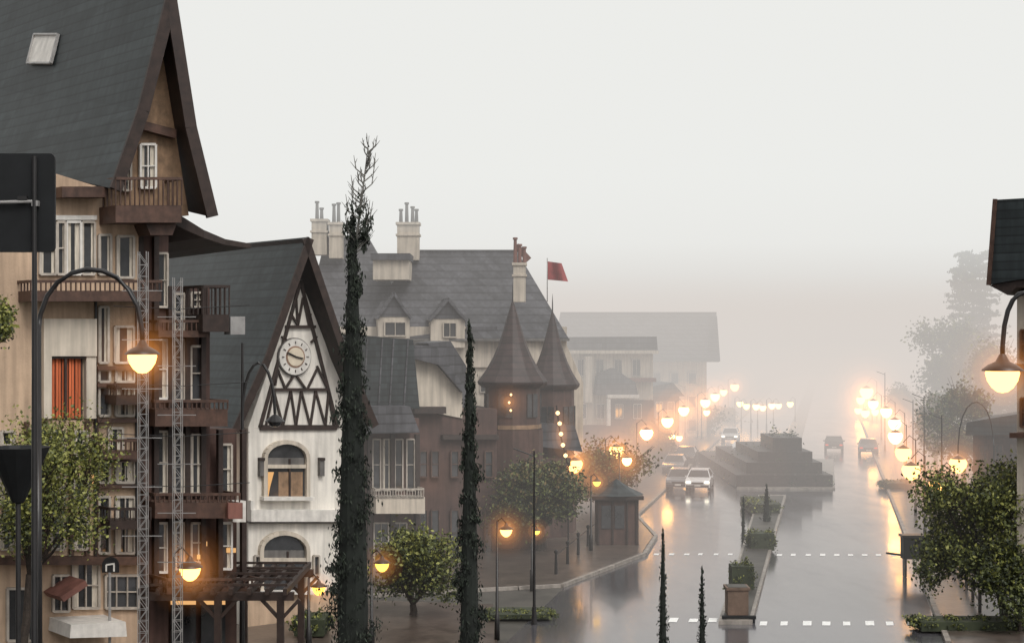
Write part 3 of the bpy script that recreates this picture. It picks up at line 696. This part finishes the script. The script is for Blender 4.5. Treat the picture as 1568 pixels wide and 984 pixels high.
# ---------------------------------------------------------------- foreground furniture
g=MB(); D0,D1=46,50.5
xL=P(165,0,46).x;xR=P(440,0,46).x; z=P(0,912,46).z
for D in(D0,D1): g.beam('dark_timber',(xL-.2,D,z),(xR+.2,D,z),.18,.24)
for i in range(11):
    x=xL+(xR-xL)*i/10; g.beam('dark_timber',(x,D0-.5,z+.2),(x,D1+.5,z+.2),.12,.18)
for i in range(5): g.beam('dark_timber',(xL,D0+(D1-D0)*i/4,z+.33),(xR,D0+(D1-D0)*i/4,z+.33),.07,.07)
for x in(xL+.5,(xL+xR)/2+.6,xR-.2):
    for D in(D0,D1):
        g.beam('dark_timber',(x,D,gz(D)),(x,D,z),.2); 
        for s in(-1,1): g.beam('dark_timber',(x,D+.003,z-.7),(x+s*.55,D+.003,z-.1),.1)
g.build('pergola')
g=MB();D=20; pl=Pl(40,D,0); 
pts=[];X0,X1,Y0,Y1=-30,84,235,386
for cx,cy,a0 in((X1-8,Y0+8,90),(X1-8,Y1-8,0)):
    for i in range(5):
        a=math.radians(a0-i*22.5); pts.append((cx+8*math.cos(a),cy-8*math.sin(a)))
g.slab('dark_panel',pl,pts+[(X0,Y1),(X0,Y0)],0,.05)
g.tube('grey_metal',[pl.pt(-30,311)+V((0,-.06,0)),pl.pt(56,309)+V((0,-.06,0))],.022,8)
c=pl.pt(55,240); g.tube('black_metal',[(c.x,D-.06,gz(D)),(c.x,D-.06,c.z)],[.045,.03],10)
g.beam('grey_metal',pl.pt(56,312)+V((-.04,-.03,0)),pl.pt(56,312)+V((.04,-.03,0)),.1,.07); g.beam('black_metal',pl.pt(30,304)+V((0,-.06,0)),pl.pt(44,304)+V((0,-.06,0)),.05)
g.build('traffic_sign')
g=MB();D=44; pl=Pl(168,D,0)
pts=[(156,876),(156,862)]+[(169-12*math.cos(math.pi*i/8),862-10*math.sin(math.pi*i/8)) for i in range(1,8)]+[(182,862),(182,876)]
g.slab('black_metal',pl,pts,0,.05); g.bar('white_paint',pl,(163,874),(163,864),.045,.03,.01); g.bar('white_paint',pl,(163,864),(176,862),.045,.03,.012); g.bar('white_paint',pl,(175,874),(175,863),.045,.03,.01)
c=pl.pt(168,876); g.tube('grey_metal',[(c.x,D,gz(D)),(c.x,D,c.z)],.04,8); g.build('parking_sign')
g=MB();D=30;c=P(28,700,D); g.lathe('dark_panel',c,[(.02,-.9),(.12,-.85),(.3,-.45),(.56,.1),(.6,.2),(.5,.2),(.4,.05),(.01,.0)],14); g.tube('black_metal',[(c.x,D,gz(D)),(c.x,D,c.z-.8)],.05,8); g.build('planter_bowl')
g=MB();D=72; c=P(1402,846,D)
g.box('dark_panel',(c.x,D,1.35),1.25,.6,1.0); g.box('black_metal',(c.x,D,1.9),1.4,.75,.1); 
for s in(-.5,.5): g.box('black_metal',(c.x+s,D,.45),.1,.4,.85)
g.tube('black_metal',[(c.x-.6,D,1.0),(c.x-1.35,D,1.1)],.05,6); g.tube('black_metal',[(c.x+.3,D,1.9),(c.x+.9,D+.5,2.15)],.04,6); g.build('information_board')
g=MB();D=62; 
for i in range(6):
    c=S(6.0,D+i*3,0); g.tube('dark_timber',[(c.x,c.y,.1),(c.x,c.y,1.0)],.07,7)
    c2=S(6.0,D+i*3+3,0); g.beam('dark_timber',(c.x,c.y,.95),(c2.x,c2.y,.95),.07); g.beam('dark_timber',(c.x,c.y,.55),(c2.x,c2.y,.55),.06)
g.build('fence')
# ---------------------------------------------------------------- cars
def car(px,pyb,m='car_white',front=True,lights=True,van=False,Lc=4.2):
    D=26400/(pyb-516); c0=P(px,pyb,D); dr=V((.1977,.98,0)) ; s=V((.98,-.1977,0))
    g=MB(); W=.87
    def pt(l,w,h): return V((c0.x,D,.02))+dr*l+s*w+V((0,0,h))
    if van: body=[(0,.35),(0,.95),(.25,1.1),(.9,1.9),(1.3,2.05),(Lc-.1,2.05),(Lc,1.7),(Lc,.35)]
    elif front: body=[(0,.3),(-.03,.6),(.1,.8),(.95,.95),(1.0,.96),(Lc-.8,1.0),(Lc-.05,.92),(Lc,.3)]
    else: body=[(0,.3),(-.03,.6),(.05,.98),(.3,1.02),(3.1,.98),(Lc-.1,.82),(Lc,.6),(Lc,.3)]
    n=len(body); A_=[pt(l,-W,h) for l,h in body];B_=[pt(l,W,h) for l,h in body]
    g.add(m,A_+B_,[tuple(range(n)),tuple(range(2*n-1,n-1,-1))]+[(i,i+n,(i+1)%n+n,(i+1)%n) for i in range(n)])
    if not van:
        cab=[(.95,.93),(1.6,1.42),(3.0,1.46),(3.75,.98)] if front else [(.25,.98),(.75,1.44),(2.2,1.46),(3.1,.95)]
        Wt=.62
        q=[pt(l,-(W-.05 if h<1.1 else Wt),h) for l,h in cab]+[pt(l,(W-.05 if h<1.1 else Wt),h) for l,h in cab]
        g.add('glass',q,[(0,1,2,3),(7,6,5,4),(0,4,5,1),(2,6,7,3)]); 
        g.add(m,[v+V((0,0,.015)) for v in(q[1],q[2],q[6],q[5])],[(0,1,2,3)])
        for i in(0,4): g.beam(m,q[i],q[i+1],.07); g.beam(m,q[i+2],q[i+3],.07)
        g.beam(m,q[1],q[5],.06); g.beam(m,q[1],q[2],.06); g.beam(m,q[5],q[6],.06)
    else:
        g.add('glass',[pt(.28,-.75,1.16),pt(.28,.75,1.16),pt(.84,.68,1.84),pt(.84,-.68,1.84)],[(0,1,2,3)])
        g.add('glass',[pt(1.2,-W-.01,1.2),pt(3.8,-W-.01,1.2),pt(3.8,-W-.01,1.8),pt(1.4,-W-.01,1.8)],[(0,1,2,3)])
    for l in(.8,Lc-.85):
        for w in(-W+.08,W-.08):
            c=pt(l,w,.32); g.tube('tyre',[c-s*.11,c+s*.11],.32,14)
            g.tube('grey_metal',[c-s*.12,c+s*.12],.17,10)
    g.beam('car_dark',pt(-.05,-.8,.4),pt(-.05,.8,.4),.1,.16); g.beam('dark_panel',pt(-.04,-.42,.62),pt(-.04,.42,.62),.06,.12)
    g.beam('white_paint',pt(-.1,-.22,.47),pt(-.1,.22,.47),.03,.12)
    for w in(-.66,.66):
        lm='headlight' if (front and lights) else('taillight' if not front else 'grey_metal')
        g.beam(lm,pt(-.06,w-.14,.68),pt(-.06,w+.14,.68),.08,.13)
        g.box(m,pt(1.2,w*1.42,1.0),.14,.1,.12)
    return g.build('parked_car' if not lights else('van' if van else 'car'))
car(1068,753); car(1136,720,'car_white',van=True,Lc=4.8); car(1117,678,'car_white')
car(1038,752,'car_grey',lights=False); car(1030,727,'car_grey',lights=False); car(1048,712,'car_dark',lights=False)
car(1277,692,'car_dark',front=False); car(1330,697,'car_grey',front=False)
# ---------------------------------------------------------------- fog volumes
def fog(name,x0,x1,y0,y1,z0,z1,sig,col):
    g=MB(); m=bpy.data.materials.new(name+'_vol'); m.use_nodes=True; nt=m.node_tree; nt.nodes.clear();N=nt.nodes;L=nt.links
    a=N.new('ShaderNodeVolumeAbsorption'); a.inputs[0].default_value=(0,0,0,1); a.inputs[1].default_value=sig
    e=N.new('ShaderNodeEmission'); e.inputs[0].default_value=(*col,1); e.inputs[1].default_value=sig  # fog emits its own colour, standing in for scattered daylight
    s=N.new('ShaderNodeAddShader'); L.new(a.outputs[0],s.inputs[0]); L.new(e.outputs[0],s.inputs[1])
    o=N.new('ShaderNodeOutputMaterial'); L.new(s.outputs[0],o.inputs['Volume']); M[name]=m
    g.box(name,((x0+x1)/2,(y0+y1)/2,(z0+z1)/2),x1-x0,y1-y0,z1-z0); g.build(name)
lowc=(.69,.655,.62); farc=(.73,.665,.615); hic=(.84,.845,.82)  # layer tones paint the sky gradient and the warm glow down the street
fog('fog_bank',-900,1100,58,100,-1,17,.0042,lowc)
fog('fog_bank',-900,1100,100.1,150,-1,17,.0125,lowc)
fog('fog_bank',-900,1100,150.1,1000,-1,17,.016,farc)
fog('fog_bank',-900,1100,75.1,1000,17.1,420,.014,hic)
# ---------------------------------------------------------------- world, sun, camera
w=bpy.data.worlds.new("World"); sc.world=w; w.use_nodes=True; nt=w.node_tree;N=nt.nodes;L=nt.links
bg=N['Background']; sky=N.new('ShaderNodeTexSky'); sky.sky_type='NISHITA'; sky.sun_disc=False
el=math.radians(50);az=math.radians(150)
sky.sun_elevation=el; sky.sun_rotation=az; sky.dust_density=6; sky.air_density=1
hs=N.new('ShaderNodeHueSaturation'); hs.inputs['Saturation'].default_value=.14; L.new(sky.outputs[0],hs.inputs['Color']); L.new(hs.outputs[0],bg.inputs[0])
bg.inputs[1].default_value=.125
sl=bpy.data.lights.new('sun','SUN'); sl.energy=1.0; sl.angle=math.radians(25); sl.color=(1,.95,.88)
so=bpy.data.objects.new('sun',sl); sc.collection.objects.link(so)
d=V((math.sin(az)*math.cos(el),math.cos(az)*math.cos(el),math.sin(el))); so.rotation_euler=d.to_track_quat('Z','Y').to_euler()
cd=bpy.data.cameras.new('camera'); co=bpy.data.objects.new('camera',cd); sc.collection.objects.link(co); co.location=CAM; co.rotation_euler=(math.radians(90),0,0)
cd.sensor_width=36; cd.lens=36*f/1568; cd.shift_y=(516-492)/1568; cd.clip_end=5000; sc.camera=co
sc.view_settings.view_transform='Standard'; sc.view_settings.look='None'
